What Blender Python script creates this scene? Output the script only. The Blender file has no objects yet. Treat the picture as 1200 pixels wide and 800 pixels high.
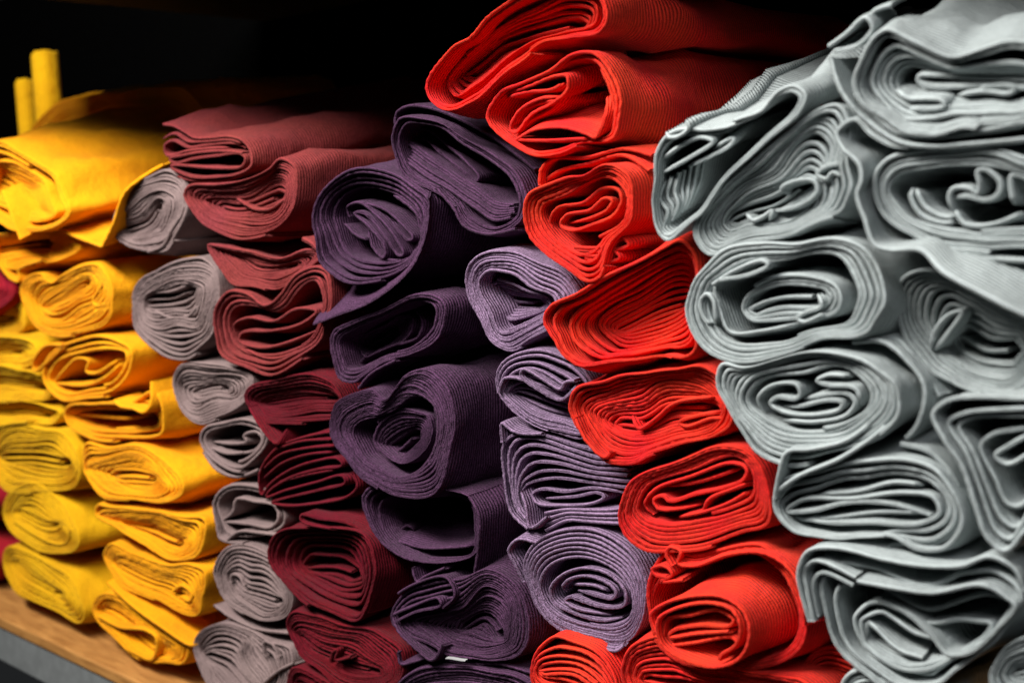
import bpy, math, random
import numpy as np

# ------------------------------------------------------------------ camera
scene = bpy.context.scene
F = 1400.0                                   # focal length, in pixels of a 1200 px wide frame
W0, H0 = 1200.0, 800.0
def _n(v): return v / np.linalg.norm(v)
_dy = _n(np.array([1282.0, -220.0, F]))      # world +Y (into the shelf), camera axes x right, y down, z forward
_dx = np.array([1550.0, 124.0, -F]); _dx = _n(_dx - _dy * np.dot(_dx, _dy))   # world +X (along the shelf)
_dz = np.cross(_dx, _dy)
if _dz[1] > 0: _dz = -_dz
RW = np.array([_dx, _dy, _dz])               # rows: world axes in camera axes
def ray(px, py): return RW @ np.array([px - W0 / 2, py - H0 / 2, F])
_r0 = ray(1000, 400) * (0.80 / F)
CAM = np.array([0.0, 0.0, 0.0]) - _r0        # the cloth ends stand on the plane y = 0
_rb = ray(165, 786); _lam = (0.04 - CAM[1]) / _rb[1]
CAM[2] -= (CAM + _rb * _lam)[2]              # shelf top is z = 0
def at(px, py, y=0.0):
    """point of the plane at depth y seen at a photograph pixel; px, py arrays"""
    d = np.stack([np.asarray(px, float) - W0 / 2, np.asarray(py, float) - H0 / 2, np.full(np.shape(px), F)], -1) @ RW.T
    lam = (np.asarray(y, float) - CAM[1]) / d[..., 1]
    return CAM + d * lam[..., None]

from mathutils import Matrix, Vector
cam_data = bpy.data.cameras.new('camera'); cam = bpy.data.objects.new('camera', cam_data)
scene.collection.objects.link(cam); scene.camera = cam
m = Matrix.Identity(4)
for i in range(3):
    m[i][0] = RW[i][0]; m[i][1] = -RW[i][1]; m[i][2] = -RW[i][2]; m[i][3] = CAM[i]
cam.matrix_world = m
cam_data.sensor_width = 36.0; cam_data.lens = F / W0 * 36.0
cam_data.clip_start = 0.02; cam_data.clip_end = 50.0
_fp = at(560.0, 480.0, 0.0) - CAM
cam_data.dof.use_dof = True
cam_data.dof.focus_distance = float(abs(np.dot(RW.T @ _fp, np.array([0, 0, 1.0]))))
cam_data.dof.aperture_fstop = 4.8

# ------------------------------------------------------------------ light
world = bpy.data.worlds.new('World'); scene.world = world; world.use_nodes = True
bg = world.node_tree.nodes['Background']
bg.inputs[0].default_value = (0.9, 0.95, 1.0, 1); bg.inputs[1].default_value = 0.015
def area(name, loc, target, size, power, col):
    l = bpy.data.lights.new(name, 'AREA'); l.shape = 'RECTANGLE'; l.size, l.size_y = size; l.energy = power; l.color = col
    o = bpy.data.objects.new(name, l); scene.collection.objects.link(o); o.location = loc
    o.rotation_euler = (Vector(target) - Vector(loc)).to_track_quat('-Z', 'Y').to_euler()
    return o
area('ceiling_lamp', (-0.72, -1.00, 1.60), (-0.40, 0.0, 0.30), (1.3, 0.26), 78.0, (1.0, 0.97, 0.93))
area('fill_light', (0.9, -1.9, 2.25), (-0.3, 0.0, 0.40), (0.8, 0.8), 22.0, (0.98, 0.98, 1.0))  # added soft fill for rims and right-facing sides; no window known there
vs = scene.view_settings
vs.view_transform = 'Standard'; vs.look = 'None'; vs.gamma = 1.0; vs.exposure = 0.0
scene.render.engine = 'CYCLES'

# ------------------------------------------------------------------ materials
def material(name, col, speck=0.15, rib=0.0030, ribk=0.5, sheen=0.05, knit=0.0014, value=0.0, shade=0.35):
    mt = bpy.data.materials.new(name); mt.use_nodes = True
    nt = mt.node_tree; N = nt.nodes; L = nt.links
    bs = N['Principled BSDF']; bs.inputs['Roughness'].default_value = 0.92
    bs.inputs['Specular IOR Level'].default_value = 0.06
    bs.inputs['Sheen Weight'].default_value = sheen; bs.inputs['Sheen Roughness'].default_value = 0.45
    bs.inputs['Sheen Tint'].default_value = (*[min(1, c * .6 + .4) for c in col], 1)
    def math_(op, a, b=None, c=None):
        n = N.new('ShaderNodeMath'); n.operation = op
        for i, v in enumerate((a, b, c)):
            if v is None: continue
            if isinstance(v, (int, float)): n.inputs[i].default_value = v
            else: L.new(v, n.inputs[i])
        return n.outputs[0]
    uv = N.new('ShaderNodeUVMap'); uv.uv_map = 'cloth'
    sp = N.new('ShaderNodeSeparateXYZ'); L.new(uv.outputs[0], sp.inputs[0])
    tc = N.new('ShaderNodeTexCoord')
    def noise(scale, detail, vec):
        n = N.new('ShaderNodeTexNoise'); n.inputs['Scale'].default_value = scale; n.inputs['Detail'].default_value = detail
        L.new(vec, n.inputs['Vector']); return n.outputs['Fac']
    wob = noise(35, 2, uv.outputs[0])
    v = math_('ADD', sp.outputs[1], math_('MULTIPLY', math_('SUBTRACT', wob, .5), rib * 1.2))
    ribw = math_('MULTIPLY_ADD', math_('SINE', math_('MULTIPLY', v, 2 * math.pi / rib)), .5, .5)
    ribw = math_('POWER', ribw, .5)
    kn = math_('MULTIPLY_ADD', math_('SINE', math_('MULTIPLY', sp.outputs[0], 2 * math.pi / knit)), .5, .5)
    fine = noise(800, 1, tc.outputs['Object'])
    mid = noise(420, 3, tc.outputs['Object'])
    big = noise(14, 3, tc.outputs['Object'])
    # colour: knit rib valleys darkened with painted-in groove shade, heather speckle, slow unevenness of the dye
    hsv = N.new('ShaderNodeHueSaturation'); hsv.inputs['Color'].default_value = (*col, 1)
    oi = N.new('ShaderNodeObjectInfo')
    val = math_('ADD', math_('MULTIPLY', math_('SUBTRACT', fine, .5), speck * 5.5), math_('MULTIPLY', math_('SUBTRACT', mid, .5), speck * 2.0))
    val = math_('ADD', val, math_('MULTIPLY', math_('SUBTRACT', big, .5), .22))
    val = math_('ADD', val, math_('MULTIPLY', math_('SUBTRACT', ribw, 1.0), shade))
    val = math_('ADD', val, math_('MULTIPLY', math_('SUBTRACT', oi.outputs['Random'], .5), .14))
    L.new(math_('ADD', val, 1.0 + value), hsv.inputs['Value'])
    L.new(math_('MULTIPLY_ADD', math_('SUBTRACT', big, .5), .02, .5), hsv.inputs['Hue'])
    L.new(hsv.outputs[0], bs.inputs['Base Color'])
    h = math_('ADD', math_('MULTIPLY', ribw, ribk), math_('MULTIPLY', kn, .12))
    h = math_('ADD', h, math_('ADD', math_('MULTIPLY', fine, .35), math_('MULTIPLY', mid, .25)))
    soft = noise(55, 2, tc.outputs['Object']); h = math_('ADD', h, math_('MULTIPLY', soft, 3.2))
    bp = N.new('ShaderNodeBump'); bp.inputs['Strength'].default_value = .85; bp.inputs['Distance'].default_value = .0012
    L.new(h, bp.inputs['Height']); L.new(bp.outputs[0], bs.inputs['Normal'])
    return mt

MAT = dict(
    yellow=material('golden_yellow_knit', (.74, .295, .006), speck=.08, rib=.0036, ribk=.3, shade=.15),
    lemon=material('mustard_yellow_knit', (.62, .325, .006), speck=.10, rib=.0036, ribk=.3, shade=.2),
    taupe=material('taupe_grey_knit', (.200, .142, .137), speck=.16, rib=.0036, ribk=.3, shade=.2),
    rose=material('dusty_red_knit', (.215, .033, .034), speck=.24, rib=.0032, ribk=.6, shade=.4),
    maroon=material('maroon_knit', (.125, .006, .013), speck=.22, rib=.0034, ribk=.8, shade=.55),
    purple=material('dark_purple_knit', (.074, .031, .069), speck=.40, rib=.0032, ribk=.9, shade=.6),
    lilac=material('lilac_knit', (.228, .147, .238), speck=.32, rib=.0034, ribk=.9, shade=.6),
    red=material('bright_red_knit', (.74, .030, .018), speck=.12, rib=.0034, ribk=.8, shade=.5),
    grey=material('pale_grey_knit', (.39, .435, .435), speck=.07, rib=.0036, ribk=.9, shade=.5),
    crimson=material('crimson_knit', (.30, .010, .02), speck=.1),
)
# cloth thickness and winding pitch per kind of cloth, metres
CLOTH = dict(yellow=(.0042, .0047), lemon=(.0040, .0045), taupe=(.0037, .0041), rose=(.0034, .0038), maroon=(.0030, .0033),
             purple=(.0029, .0032), lilac=(.0030, .0033), red=(.0028, .0031), grey=(.0030, .0033), crimson=(.0036, .005))

# ------------------------------------------------------------------ cloth builder
CROP = dict(A1=(0, 0, 4), A2=(0, 180, 4), A3=(0, 360, 4), A4=(0, 540, 3.0778), A5=(180, 60, 4), A6=(220, 240, 4), A7=(220, 420, 4),
            A8=(220, 580, 3.6364), B1=(340, 100, 3.6364), B2=(370, 280, 3.6364), B3=(370, 400, 3.6364), B4=(430, 580, 3.6364),
            B5=(480, 0, 3.3333), B6=(590, 150, 4), B7=(620, 280, 4), B8=(640, 400, 4), C1=(680, 500, 3.6364), C2=(600, 600, 3),
            C3=(750, 0, 2.6667), C4=(950, 0, 4.4444), C5=(950, 130, 4.2105), C6=(790, 260, 2.9268), C7=(830, 380, 2.8571),
            C8=(900, 560, 3.3333), P=(0, 0, 1), D1=(0, 60, 2.857), D2=(0, 320, 4), D3=(90, 430, 3.811), D4=(290, 560, 3.3333))
def px(crop, pts):
    x0, y0, s = CROP[crop]
    return np.array([(x0 + a / s, y0 + b / s) for a, b in pts], float)

def catmull(P, closed, n=14):
    P = np.asarray(P, float); k = len(P); out = []
    for i in range(k if closed else k - 1):
        if closed: p0, p1, p2, p3 = P[(i - 1) % k], P[i], P[(i + 1) % k], P[(i + 2) % k]
        else: p0, p1, p2, p3 = P[max(i - 1, 0)], P[i], P[i + 1], P[min(i + 2, k - 1)]
        # centripetal parametrisation keeps tight bends free of loops
        d1, d2, d3 = [max(np.linalg.norm(b - a), 1e-6) ** .5 for a, b in ((p0, p1), (p1, p2), (p2, p3))]
        if np.allclose(p0, p1): d1 = d2
        if np.allclose(p2, p3): d3 = d2
        m1 = (p1 - p0) / d1 - (p2 - p0) / (d1 + d2) + (p2 - p1) / d2
        m2 = (p2 - p1) / d2 - (p3 - p1) / (d2 + d3) + (p3 - p2) / d3
        m1, m2 = m1 * d2, m2 * d2
        t = np.linspace(0, 1, n, endpoint=False)[:, None]
        out.append((2 * t ** 3 - 3 * t ** 2 + 1) * p1 + (t ** 3 - 2 * t ** 2 + t) * m1 + (-2 * t ** 3 + 3 * t ** 2) * p2 + (t ** 3 - t ** 2) * m2)
    out = np.concatenate(out)
    return out if closed else np.vstack([out, P[-1]])

def arclen(P):
    return np.concatenate([[0], np.cumsum(np.linalg.norm(np.diff(P, axis=0), axis=1))])

def resample(P, step):
    s = arclen(P); n = max(4, int(round(s[-1] / step)) + 1)
    q = np.linspace(0, s[-1], n)
    return np.stack([np.interp(q, s, P[:, i]) for i in range(P.shape[1])], -1)

MR = 360
def ring(pts, far=None):
    """closed smooth curve; parameter 0 at its first point, 0.5 at the point across"""
    P = catmull(pts, True); P = np.vstack([P, P[:1]])
    k = int(np.argmax(np.linalg.norm(P - P[0], axis=1))) if far is None else far * 14
    s = arclen(P); t = np.where(s <= s[k], .5 * s / s[k], .5 + .5 * (s - s[k]) / (s[-1] - s[k]))
    q = np.arange(MR + 1) / MR
    return np.stack([np.interp(q, t, P[:, i]) for i in range(2)], -1)

def spine_ring(pts, r):
    """closed curve that hugs a fold line from its first end over the top to its other end and back"""
    C = resample(catmull(pts, False), 2.0); T = np.gradient(C, axis=0); T /= np.linalg.norm(T, axis=1)[:, None] + 1e-9
    Nn = np.stack([T[:, 1], -T[:, 0]], -1)             # upwards in the picture for a curve that runs to the right
    a = C + Nn * r; b = (C - Nn * r)[::-1]
    P = np.vstack([C[0] - T[0] * r, a, C[-1] + T[-1] * r, b, C[0] - T[0] * r])
    s = arclen(P); k = len(a) + 1
    t = np.where(s <= s[k], .5 * s / s[k], .5 + .5 * (s - s[k]) / (s[-1] - s[k]))
    q = np.arange(MR + 1) / MR
    return np.stack([np.interp(q, t, P[:, i]) for i in range(2)], -1)

def wave(x, seed, k=4):
    r = np.random.RandomState(seed); o = np.zeros_like(np.asarray(x, float))
    for i in range(k): o = o + np.sin(np.asarray(x) * r.uniform(.5, 1.0) * (i + 1) + r.uniform(0, 6.28)) / (i + 1)
    return o / 1.6

def crumple(P, seed):
    """smooth in-plane unevenness shared by neighbouring layers"""
    o = np.zeros_like(P); r = np.random.RandomState(seed)
    for L_, a in ((90, 1.8), (45, .9)):
        for _ in range(2):
            th = r.uniform(0, 6.28); ph = r.uniform(0, 6.28, 2)
            q = (P[:, 0] * math.cos(th) + P[:, 1] * math.sin(th)) * 6.28 / L_
            o[:, 0] += a * .6 * np.sin(q + ph[0]); o[:, 1] += a * .6 * np.sin(q + ph[1])
    return o
Y0 = dict(lemon=.045, yellow=.04, taupe=.035, rose=.03, maroon=.03, purple=.025, lilac=.02, red=.0, grey=-.022, crimson=.04)
CRUMPLE = dict(yellow=1.7, lemon=1.5, taupe=1.5, rose=1.2, maroon=1.2)
TOTAL = [0]
def sheet_mesh(name, P2, dep, thick, mat, length, cen, bulge, skew, seed, rough=1.0, decay=.06):
    """a cloth sheet: P2 (n,2) photograph pixels of its front edge, dep (n) depth in metres, thick (n) in metres"""
    Q = at(P2[:, 0], P2[:, 1], dep)
    xz = Q[:, [0, 2]]
    T = np.gradient(xz, axis=0); T /= np.linalg.norm(T, axis=1)[:, None] + 1e-12
    N = np.stack([-T[:, 1], T[:, 0]], -1)
    h = thick / 2; n = len(Q)
    back = [.0035, .009, .020, .036, .058, .085, .12, .17, .23]
    rows = [y for y in back if y < length * .8] + [length]
    prof = [(1.0, y) for y in rows[::-1]] + [(1.0, .0014), (.80, .0005), (.38, 0.0), (-.38, 0.0), (-.80, .0005), (-1.0, .0014)] + [(-1.0, y) for y in rows]
    m_ = len(prof); V = np.zeros((n, m_, 3)); UV = np.zeros((n, m_, 2))
    s = arclen(xz)
    fr = wave(s * 900, seed + 5) * .00045 * (.4 if mat == 'grey' else 1) + np.sin(s * 5200 + seed) * (.00004 if mat == 'grey' else .00011)            # frayed, uneven cut edge
    for j, (a, y) in enumerate(prof):
        off = xz + N * (h * a)[:, None]
        yy = dep + y
        g = np.array(bulge if isinstance(bulge, tuple) else (bulge, bulge)) * (1 - math.exp(-y / decay))
        off = cen + (off - cen) * (1 + g)
        w = min(1.0, y / .05)
        ox = skew[0] * y + w * .0038 * np.sin(off[:, 1] * 60 + y * 26 + seed) + w * .0024 * np.sin(off[:, 0] * 95 + y * 55 + seed * 2) + w * .0012 * np.sin(off[:, 1] * 150 - y * 90 + seed)
        oz = skew[1] * y + w * .0038 * np.sin(off[:, 0] * 55 - y * 30 + seed * 1.7) + w * .0024 * np.sin(off[:, 1] * 90 + y * 60 + seed) + w * .0012 * np.sin(off[:, 0] * 160 + y * 95 + seed * 3)
        V[:, j, 0] = off[:, 0] + ox; V[:, j, 2] = off[:, 1] + oz
        V[:, j, 1] = yy + (fr if y < .003 else 0)
        UV[:, j, 0] = s + (0.37 if a < 0 else 0); UV[:, j, 1] = y + a * h * .9 * (1 if y < .001 else 0)
    idx = np.arange(n * m_).reshape(n, m_)
    f = np.stack([idx[:-1, :-1], idx[:-1, 1:], idx[1:, 1:], idx[1:, :-1]], -1).reshape(-1, 4)
    caps = []
    for e, rev in ((0, False), (n - 1, True)):                # close the two cut ends of the sheet
        k = m_ // 2
        for i in range(k - 1):
            q = [idx[e, i], idx[e, m_ - 1 - i], idx[e, m_ - 2 - i], idx[e, i + 1]]
            caps.append(q if rev else q[::-1])
    f = np.vstack([f, np.array(caps)])
    me = bpy.data.meshes.new(name)
    me.vertices.add(n * m_); me.vertices.foreach_set('co', V.reshape(-1).astype(np.float32))
    me.loops.add(f.size); me.loops.foreach_set('vertex_index', f.reshape(-1).astype(np.int32))
    me.polygons.add(len(f)); me.polygons.foreach_set('loop_start', np.arange(0, f.size, 4, dtype=np.int32))
    me.polygons.foreach_set('use_smooth', np.ones(len(f), bool))
    uvl = me.uv_layers.new(name='cloth'); uvl.data.foreach_set('uv', UV.reshape(-1, 2)[f.reshape(-1)].reshape(-1).astype(np.float32))
    me.update(); me.validate(); me.materials.append(MAT[mat])
    TOTAL[0] += len(f) * 2
    return me

def spiral(rings, depths, pitch, thick, layers, seam, seed, wob, pair, tail, dj, seg=None):
    """one sheet wound from ring 0 inwards to the last ring"""
    R_ = np.array(rings); K = len(rings)
    WR = [at(r[:, 0], r[:, 1], d)[:, [0, 2]] for r, d in zip(rings, depths)]
    gaps = [np.mean(np.linalg.norm(WR[i + 1] - WR[i], axis=1)) for i in range(K - 1)]
    rs = np.random.RandomState(seed)
    if layers is None:
        tot = sum(gaps); nl = max(2, int(round(tot / pitch)))
        g = np.where(rs.rand(nl) < pair, rs.uniform(1.25, 1.8, nl), rs.uniform(.85, 1.1, nl))
        cum = np.concatenate([[0], np.cumsum(g)]); cum *= tot / cum[-1]
        gc = np.concatenate([[0], np.cumsum(gaps)])
        layers = np.interp(cum, gc, np.arange(K))
    elif isinstance(layers, tuple):                   # (from, to): fill that range of rings at the winding pitch
        gc = np.concatenate([[0], np.cumsum(gaps)]); a, b = np.interp(layers, np.arange(K), gc)
        nl = max(1, int(round((b - a) / pitch)))
        g = np.where(rs.rand(nl) < pair, rs.uniform(1.25, 1.8, nl), rs.uniform(.85, 1.1, nl))
        cum = np.concatenate([[0], np.cumsum(g)]); cum = a + cum * (b - a) / cum[-1]
        layers = np.interp(cum, gc, np.arange(K))
    else:                                             # a list drawn for a loose winding: tighten it with doubled layers
        layers = list(layers)
    layers = np.asarray(layers, float); nl = len(layers) - 1
    def P(theta, p):
        p = np.clip(p, 0, K - 1 - 1e-6); i = p.astype(int); fr = p - i
        x = (theta % 1.0) * MR; a = np.minimum(x.astype(int), MR - 1); b = x - a
        A = R_[i, a] * (1 - b)[:, None] + R_[i, a + 1] * b[:, None]
        B = R_[i + 1, a] * (1 - b)[:, None] + R_[i + 1, a + 1] * b[:, None]
        return A * (1 - fr)[:, None] + B * fr[:, None]
    def pos(u):
        v = u - seam
        base = np.interp(v, np.arange(nl + 1), layers)
        loc = np.interp(v, np.arange(nl) + .5, np.diff(layers)) if nl > 1 else layers[-1] - layers[0]
        ph = u * 2 * np.pi
        edge = np.clip(v * .8, 0, 1) * np.clip((nl - v) * .8, 0, 1)
        q = base / (K - 1)
        A = np.sin(ph * 2 + seed + 2.2 * q) * .55 + np.sin(ph * 3 + seed * 2 - 3.0 * q) * .45 + np.sin(ph * 4 + seed * 3 + 3.0 * q) * .12
        B = np.sin(u * 9.7 + seed) * .6 + np.sin(u * 23.1 + seed * 2) * .4
        return np.clip(base + wob * (K - 1) * .55 * np.sin(np.pi * np.clip(q, 0, 1)) * A * edge + loc * .07 * B * edge, 0, K - 1)
    T_ = math.ceil(seam + nl - .35) - seam if tail is not None else nl
    u = np.linspace(seam, seam + T_, int(T_ * MR))
    path = P(u, pos(u)); s = arclen(path); n = int(s[-1] / STEP) + 2
    u = np.interp(np.linspace(0, s[-1], n), s, u)
    p = pos(u); path = P(u, p)
    dep = np.interp(p, np.arange(K), depths)
    k = np.floor(u - seam); jit = rs.uniform(-1, 1, nl + 3)
    dep = dep + dj * np.interp(u - seam, np.arange(nl + 3), jit) * np.clip(p * 3, .25, 1) + dj * .5 * wave(u * 5.1, seed + 3)
    W_ = at(path[:, 0], path[:, 1], dep)[:, [0, 2]]
    th = np.full(len(u), thick)
    for du in (-1, 1):
        ok = (u + du >= seam) & (u + du <= T_ + seam)
        o = P(u + du, pos(np.clip(u + du, seam, T_ + seam))); Wo = at(o[:, 0], o[:, 1], dep)[:, [0, 2]]
        dd = np.linalg.norm(Wo - W_, axis=1)
        th = np.where(ok, np.minimum(th, np.maximum(dd * .96, thick * .4)), th)
    kk = np.ones(9) / 9; th = np.convolve(np.pad(th, 4, mode='edge'), kk, 'valid')
    if tail is not None:                              # the sheet ends inside the innermost fold
        C = resample(catmull(tail, False), STEP); m0 = max(3, int(len(C) * .9)); C = C[1:m0]
        path = np.vstack([path, C]); dep = np.concatenate([dep, np.full(len(C), dep[-1])]); th = np.concatenate([th, np.full(len(C), min(thick, th[-1]))])
    return path, dep, th

ROLLS = []; STEP = 3.0
COUNT = [0]
def link(name, me, parent):
    o = bpy.data.objects.new(name, me); scene.collection.objects.link(o); o.parent = parent
    if parent is not None: o.location = -parent.location      # meshes are in world coordinates, the Empty is at the base
    return o

def roll(label, mat, crop, rings=(), spine=None, sr=2.5, d=None, y0=0.0, pitch=None, layers=None, seg=None, seam=.72, wob=.16, pair=.3,
         length=.30, bulge=.08, skew=(0, 0), decay=.06, extras=(), dj=.0018, group=None, tk=1.0, tail=True, far=None, name='cloth_roll', category='cloth roll'):
    COUNT[0] += 1; seed = COUNT[0] * 7 + 3
    t, pt = CLOTH[mat]; t *= tk
    if mat in ('yellow', 'lemon', 'taupe') and wob == .16: wob = .24
    if pitch: pt = pitch
    RR = [ring(px(crop, r), far if i == 0 else None) for i, r in enumerate(rings)]
    pieces = []
    y0 += Y0[mat]
    if spine is not None:
        sp_ = px(crop, spine); c_ = at(sp_[:1, 0], sp_[:1, 1], y0); ppm = F / float((RW.T @ (c_[0] - CAM))[2])
        sr = max(sr, 1.08 * t * ppm); RR.append(spine_ring(sp_, sr))
    if RR:
        K = len(RR)
        dd = list(d) if d is not None else list(np.linspace(0, 18, K))
        dd = [y0 + v / 1000 for v in dd]
        for si, lay in enumerate(seg or [layers]):
            last = spine is not None and (lay is None or abs(lay[-1] - (K - 1)) < .01)
            path, dep, th = spiral(RR, dd, pt, t, lay, seam if si == 0 else .1, seed + si, wob, pair, sp_ if last else None, dj)
            path = path + crumple(path, seed) * CRUMPLE.get(mat, 1.0)
            pieces.append(('wound_cloth' if si == 0 else 'inner_roll', path, dep, th, None))
        cpx = RR[0].mean(0)
    for e in extras:
        nm, cr, pts = e[0], e[1] or crop, e[2]
        dv = e[3] if len(e) > 3 else 0
        opt = e[4] if len(e) > 4 else {}
        if 'to' in opt:                                   # a stack of sheets lying between two drawn lines
            A = resample(catmull(px(cr, pts), False), 1.5); B = resample(catmull(px(cr, opt['to']), False), 1.5)
            q = np.linspace(0, 1, 60); ip = lambda C: np.stack([np.interp(q, np.linspace(0, 1, len(C)), C[:, i]) for i in (0, 1)], -1)
            A, B = ip(A), ip(B); n_ = opt['n']; rs = np.random.RandomState(seed)
            for i in range(n_):
                f = i / max(n_ - 1, 1); C = A * (1 - f) + B * f; C = C[rs.randint(0, 3):60 - rs.randint(0, 3)]
                C = C + crumple(C, seed) * .8
                C = resample(C, STEP * .8)
                pieces.append((nm, C, y0 + (dv + (opt.get('dto', dv) - dv) * f + rs.uniform(-1.5, 1.5)) / 1000 + .0008 * wave(np.arange(len(C)) * .06, seed + i), np.full(len(C), t * opt.get('tk', 1.0)), opt))
            continue
        P = px(cr, pts); kn = np.linspace(0, 1, len(P))
        dvv = np.full(len(P), float(dv)) if np.isscalar(dv) else np.interp(kn, np.linspace(0, 1, len(dv)), dv)
        C = catmull(np.column_stack([P, dvv]), False, 10); C = resample(C, STEP * .8)
        th = np.full(len(C), t * opt.get('tk', 1.0))
        dep = y0 + C[:, 2] / 1000 + .0006 * wave(np.arange(len(C)) * .06, seed)
        if nm in ('core_fold', 'inner_fold') and not opt.get('flat'):      # the loose ends sink back into the roll
            q = np.linspace(0, 1, len(C)); e_ = np.maximum(0, 1 - np.minimum(q, 1 - q) / .10) ** 1.5
            dep = dep + .007 * e_; th = th * (1 - .45 * e_)
        pieces.append((nm, C[:, :2], dep, th, opt))
    if not RR: cpx = np.mean([p[1].mean(0) for p in pieces[:1]], axis=0)
    c3 = at(cpx[0], cpx[1], y0)
    cen = c3[[0, 2]]
    root = bpy.data.objects.new(name, None); scene.collection.objects.link(root)
    low = min(at(p[1][:, 0], p[1][:, 1], p[2])[:, 2].min() for p in pieces)
    root.location = (float(c3[0]), float(y0), float(low)); root.empty_display_size = .02
    root['label'] = label; root['category'] = category
    root['group'] = group or 'rolls of cloth stacked on the shelf'
    for i, (nm, path, dep, th, opt) in enumerate(pieces):
        opt = opt or {}
        me = sheet_mesh(nm, path, dep, th, mat, opt.get('length', length), cen, opt.get('bulge', bulge), opt.get('skew', skew), seed, 1.0, decay)
        link(nm, me, root)
    return root
# ------------------------------------------------------------------ the rolls, column by column
# ---- mustard yellow
roll('mustard yellow roll tucked in the dark beside the golden heart-shaped roll', 'lemon', 'P', [[(-50, 365), (-30, 345), (5, 345), (28, 365), (28, 385), (0, 396), (-30, 392)]], spine=[(-35, 370), (15, 372)], y0=.03)
roll('mustard yellow flattened roll under the dark one, beside a gold roll', 'lemon', 'P', [[(-60, 410), (-40, 396), (0, 392), (38, 402), (46, 418), (30, 432), (-30, 430)]], spine=[(-40, 412), (25, 416)], y0=.012)
roll('mustard yellow roll with an open loop, beside the gold roll with a tent-like core', 'lemon', 'P', [[(-60, 450), (-40, 434), (0, 430), (40, 436), (58, 452), (55, 466), (20, 472), (-40, 470)]], spine=[(-10, 452), (50, 454)], y0=.006)
roll('thin mustard yellow roll squeezed between two thicker mustard rolls', 'lemon', 'P', [[(-60, 482), (-40, 472), (0, 470), (50, 474), (72, 484), (60, 494), (0, 496), (-40, 494)]], spine=[(-30, 483), (55, 485)], y0=.006)
roll('mustard yellow roll with long level folds, third from the wooden shelf', 'lemon', 'A3', [[(-40, 680), (-10, 580), (60, 540), (200, 560), (300, 590), (360, 680), (372, 780), (330, 850), (200, 870), (40, 860), (-30, 780)]],
     spine=[(40, 720), (310, 720)], sr=6, d=[0, 10], extras=[('folded_edge', None, [(-20, 560), (60, 545), (125, 540)], -2)])
roll('round mustard yellow roll with tight coil, second from the wooden shelf', 'lemon', 'A4', [[(3, 190), (30, 110), (110, 75), (200, 120), (250, 200), (282, 270), (270, 330), (190, 335), (100, 300), (40, 260)]],
     spine=[(70, 190), (205, 230)], sr=4, d=[0, 8], extras=[('folded_edge', None, [(45, 215), (120, 265), (200, 300), (235, 295), (250, 250)], 1)], bulge=.14)
roll('mustard yellow roll with stretched oval coil resting on the bare wood', 'lemon', 'A4', [[(8, 380), (30, 320), (95, 325), (180, 365), (240, 410), (275, 470), (300, 550), (285, 582), (200, 548), (110, 500), (40, 450)]],
     spine=[(50, 372), (120, 425), (210, 488)], sr=4, d=[0, 4], bulge=.14)
# ---- golden yellow
roll('large golden yellow roll with smooth wide side on top of the gold pile', 'yellow', 'D1', [[(-70, 420), (-50, 320), (0, 297), (80, 340), (150, 385), (205, 440), (248, 530), (238, 556), (150, 590), (40, 600), (-40, 540)],
     [(-40, 430), (-20, 370), (40, 370), (110, 410), (160, 460), (190, 530), (140, 560), (50, 570), (-20, 520)]],
     spine=[(-20, 420), (60, 470), (110, 520)], sr=5, d=[-30, -24, 0], seg=[(0, .35), (1, 2)], length=.36, bulge=.12, skew=(-.05, .20),
     extras=[('loose_flap', None, [(3, 468), (30, 535), (66, 632)], [-34, -40, -44], dict(length=.062, skew=(-.25, .42), bulge=0)), ('folded_edge', None, [(-40, 330), (20, 345), (95, 385)], -26)])
roll('golden yellow roll lying in shadow behind the large smooth gold roll', 'yellow', 'P', [[(20, 190), (60, 130), (140, 105), (215, 105), (250, 150), (240, 215), (150, 235), (60, 230)]], spine=[(80, 180), (200, 160)], y0=.22, d=[0, 10], length=.22, skew=(.25, .05), bulge=.1)
roll('golden yellow roll with a pointed flap hanging over the grey roll', 'yellow', 'D1', [[(-50, 660), (-30, 610), (60, 600), (160, 590), (240, 610), (270, 650), (210, 690), (140, 720), (60, 740), (-20, 720)]],
     spine=[(-20, 660), (170, 650)], sr=6, d=[0, 22], y0=.0,
     extras=[('loose_flap', None, [(150, 570), (240, 617), (330, 652), (338, 655), (342, 648), (375, 580), (412, 478), (470, 425), (545, 378)], [-10, -14, -20, -20, -20, -19, -16, -8, 15], dict(length=.09, skew=(-.25, .32), bulge=0)), ('folded_edge', None, [(-20, 690), (30, 760), (60, 770), (60, 730), (140, 700)], -4)])
roll('golden yellow heart-shaped roll just below the roll with the hanging flap', 'yellow', 'A2', [[(97, 660), (120, 570), (200, 545), (235, 600), (290, 555), (380, 512), (470, 530), (530, 620), (545, 740), (500, 800), (380, 838), (250, 850), (165, 800)],
     [(160, 690), (200, 610), (290, 590), (380, 550), (450, 580), (470, 660), (430, 750), (330, 790), (220, 780)]],
     spine=[(215, 715), (310, 675), (410, 615)], sr=4, d=[0, 3, 8], extras=[('folded_edge', None, [(480, 610), (430, 690), (450, 715), (500, 700), (505, 725), (440, 740)], 2)])
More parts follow.
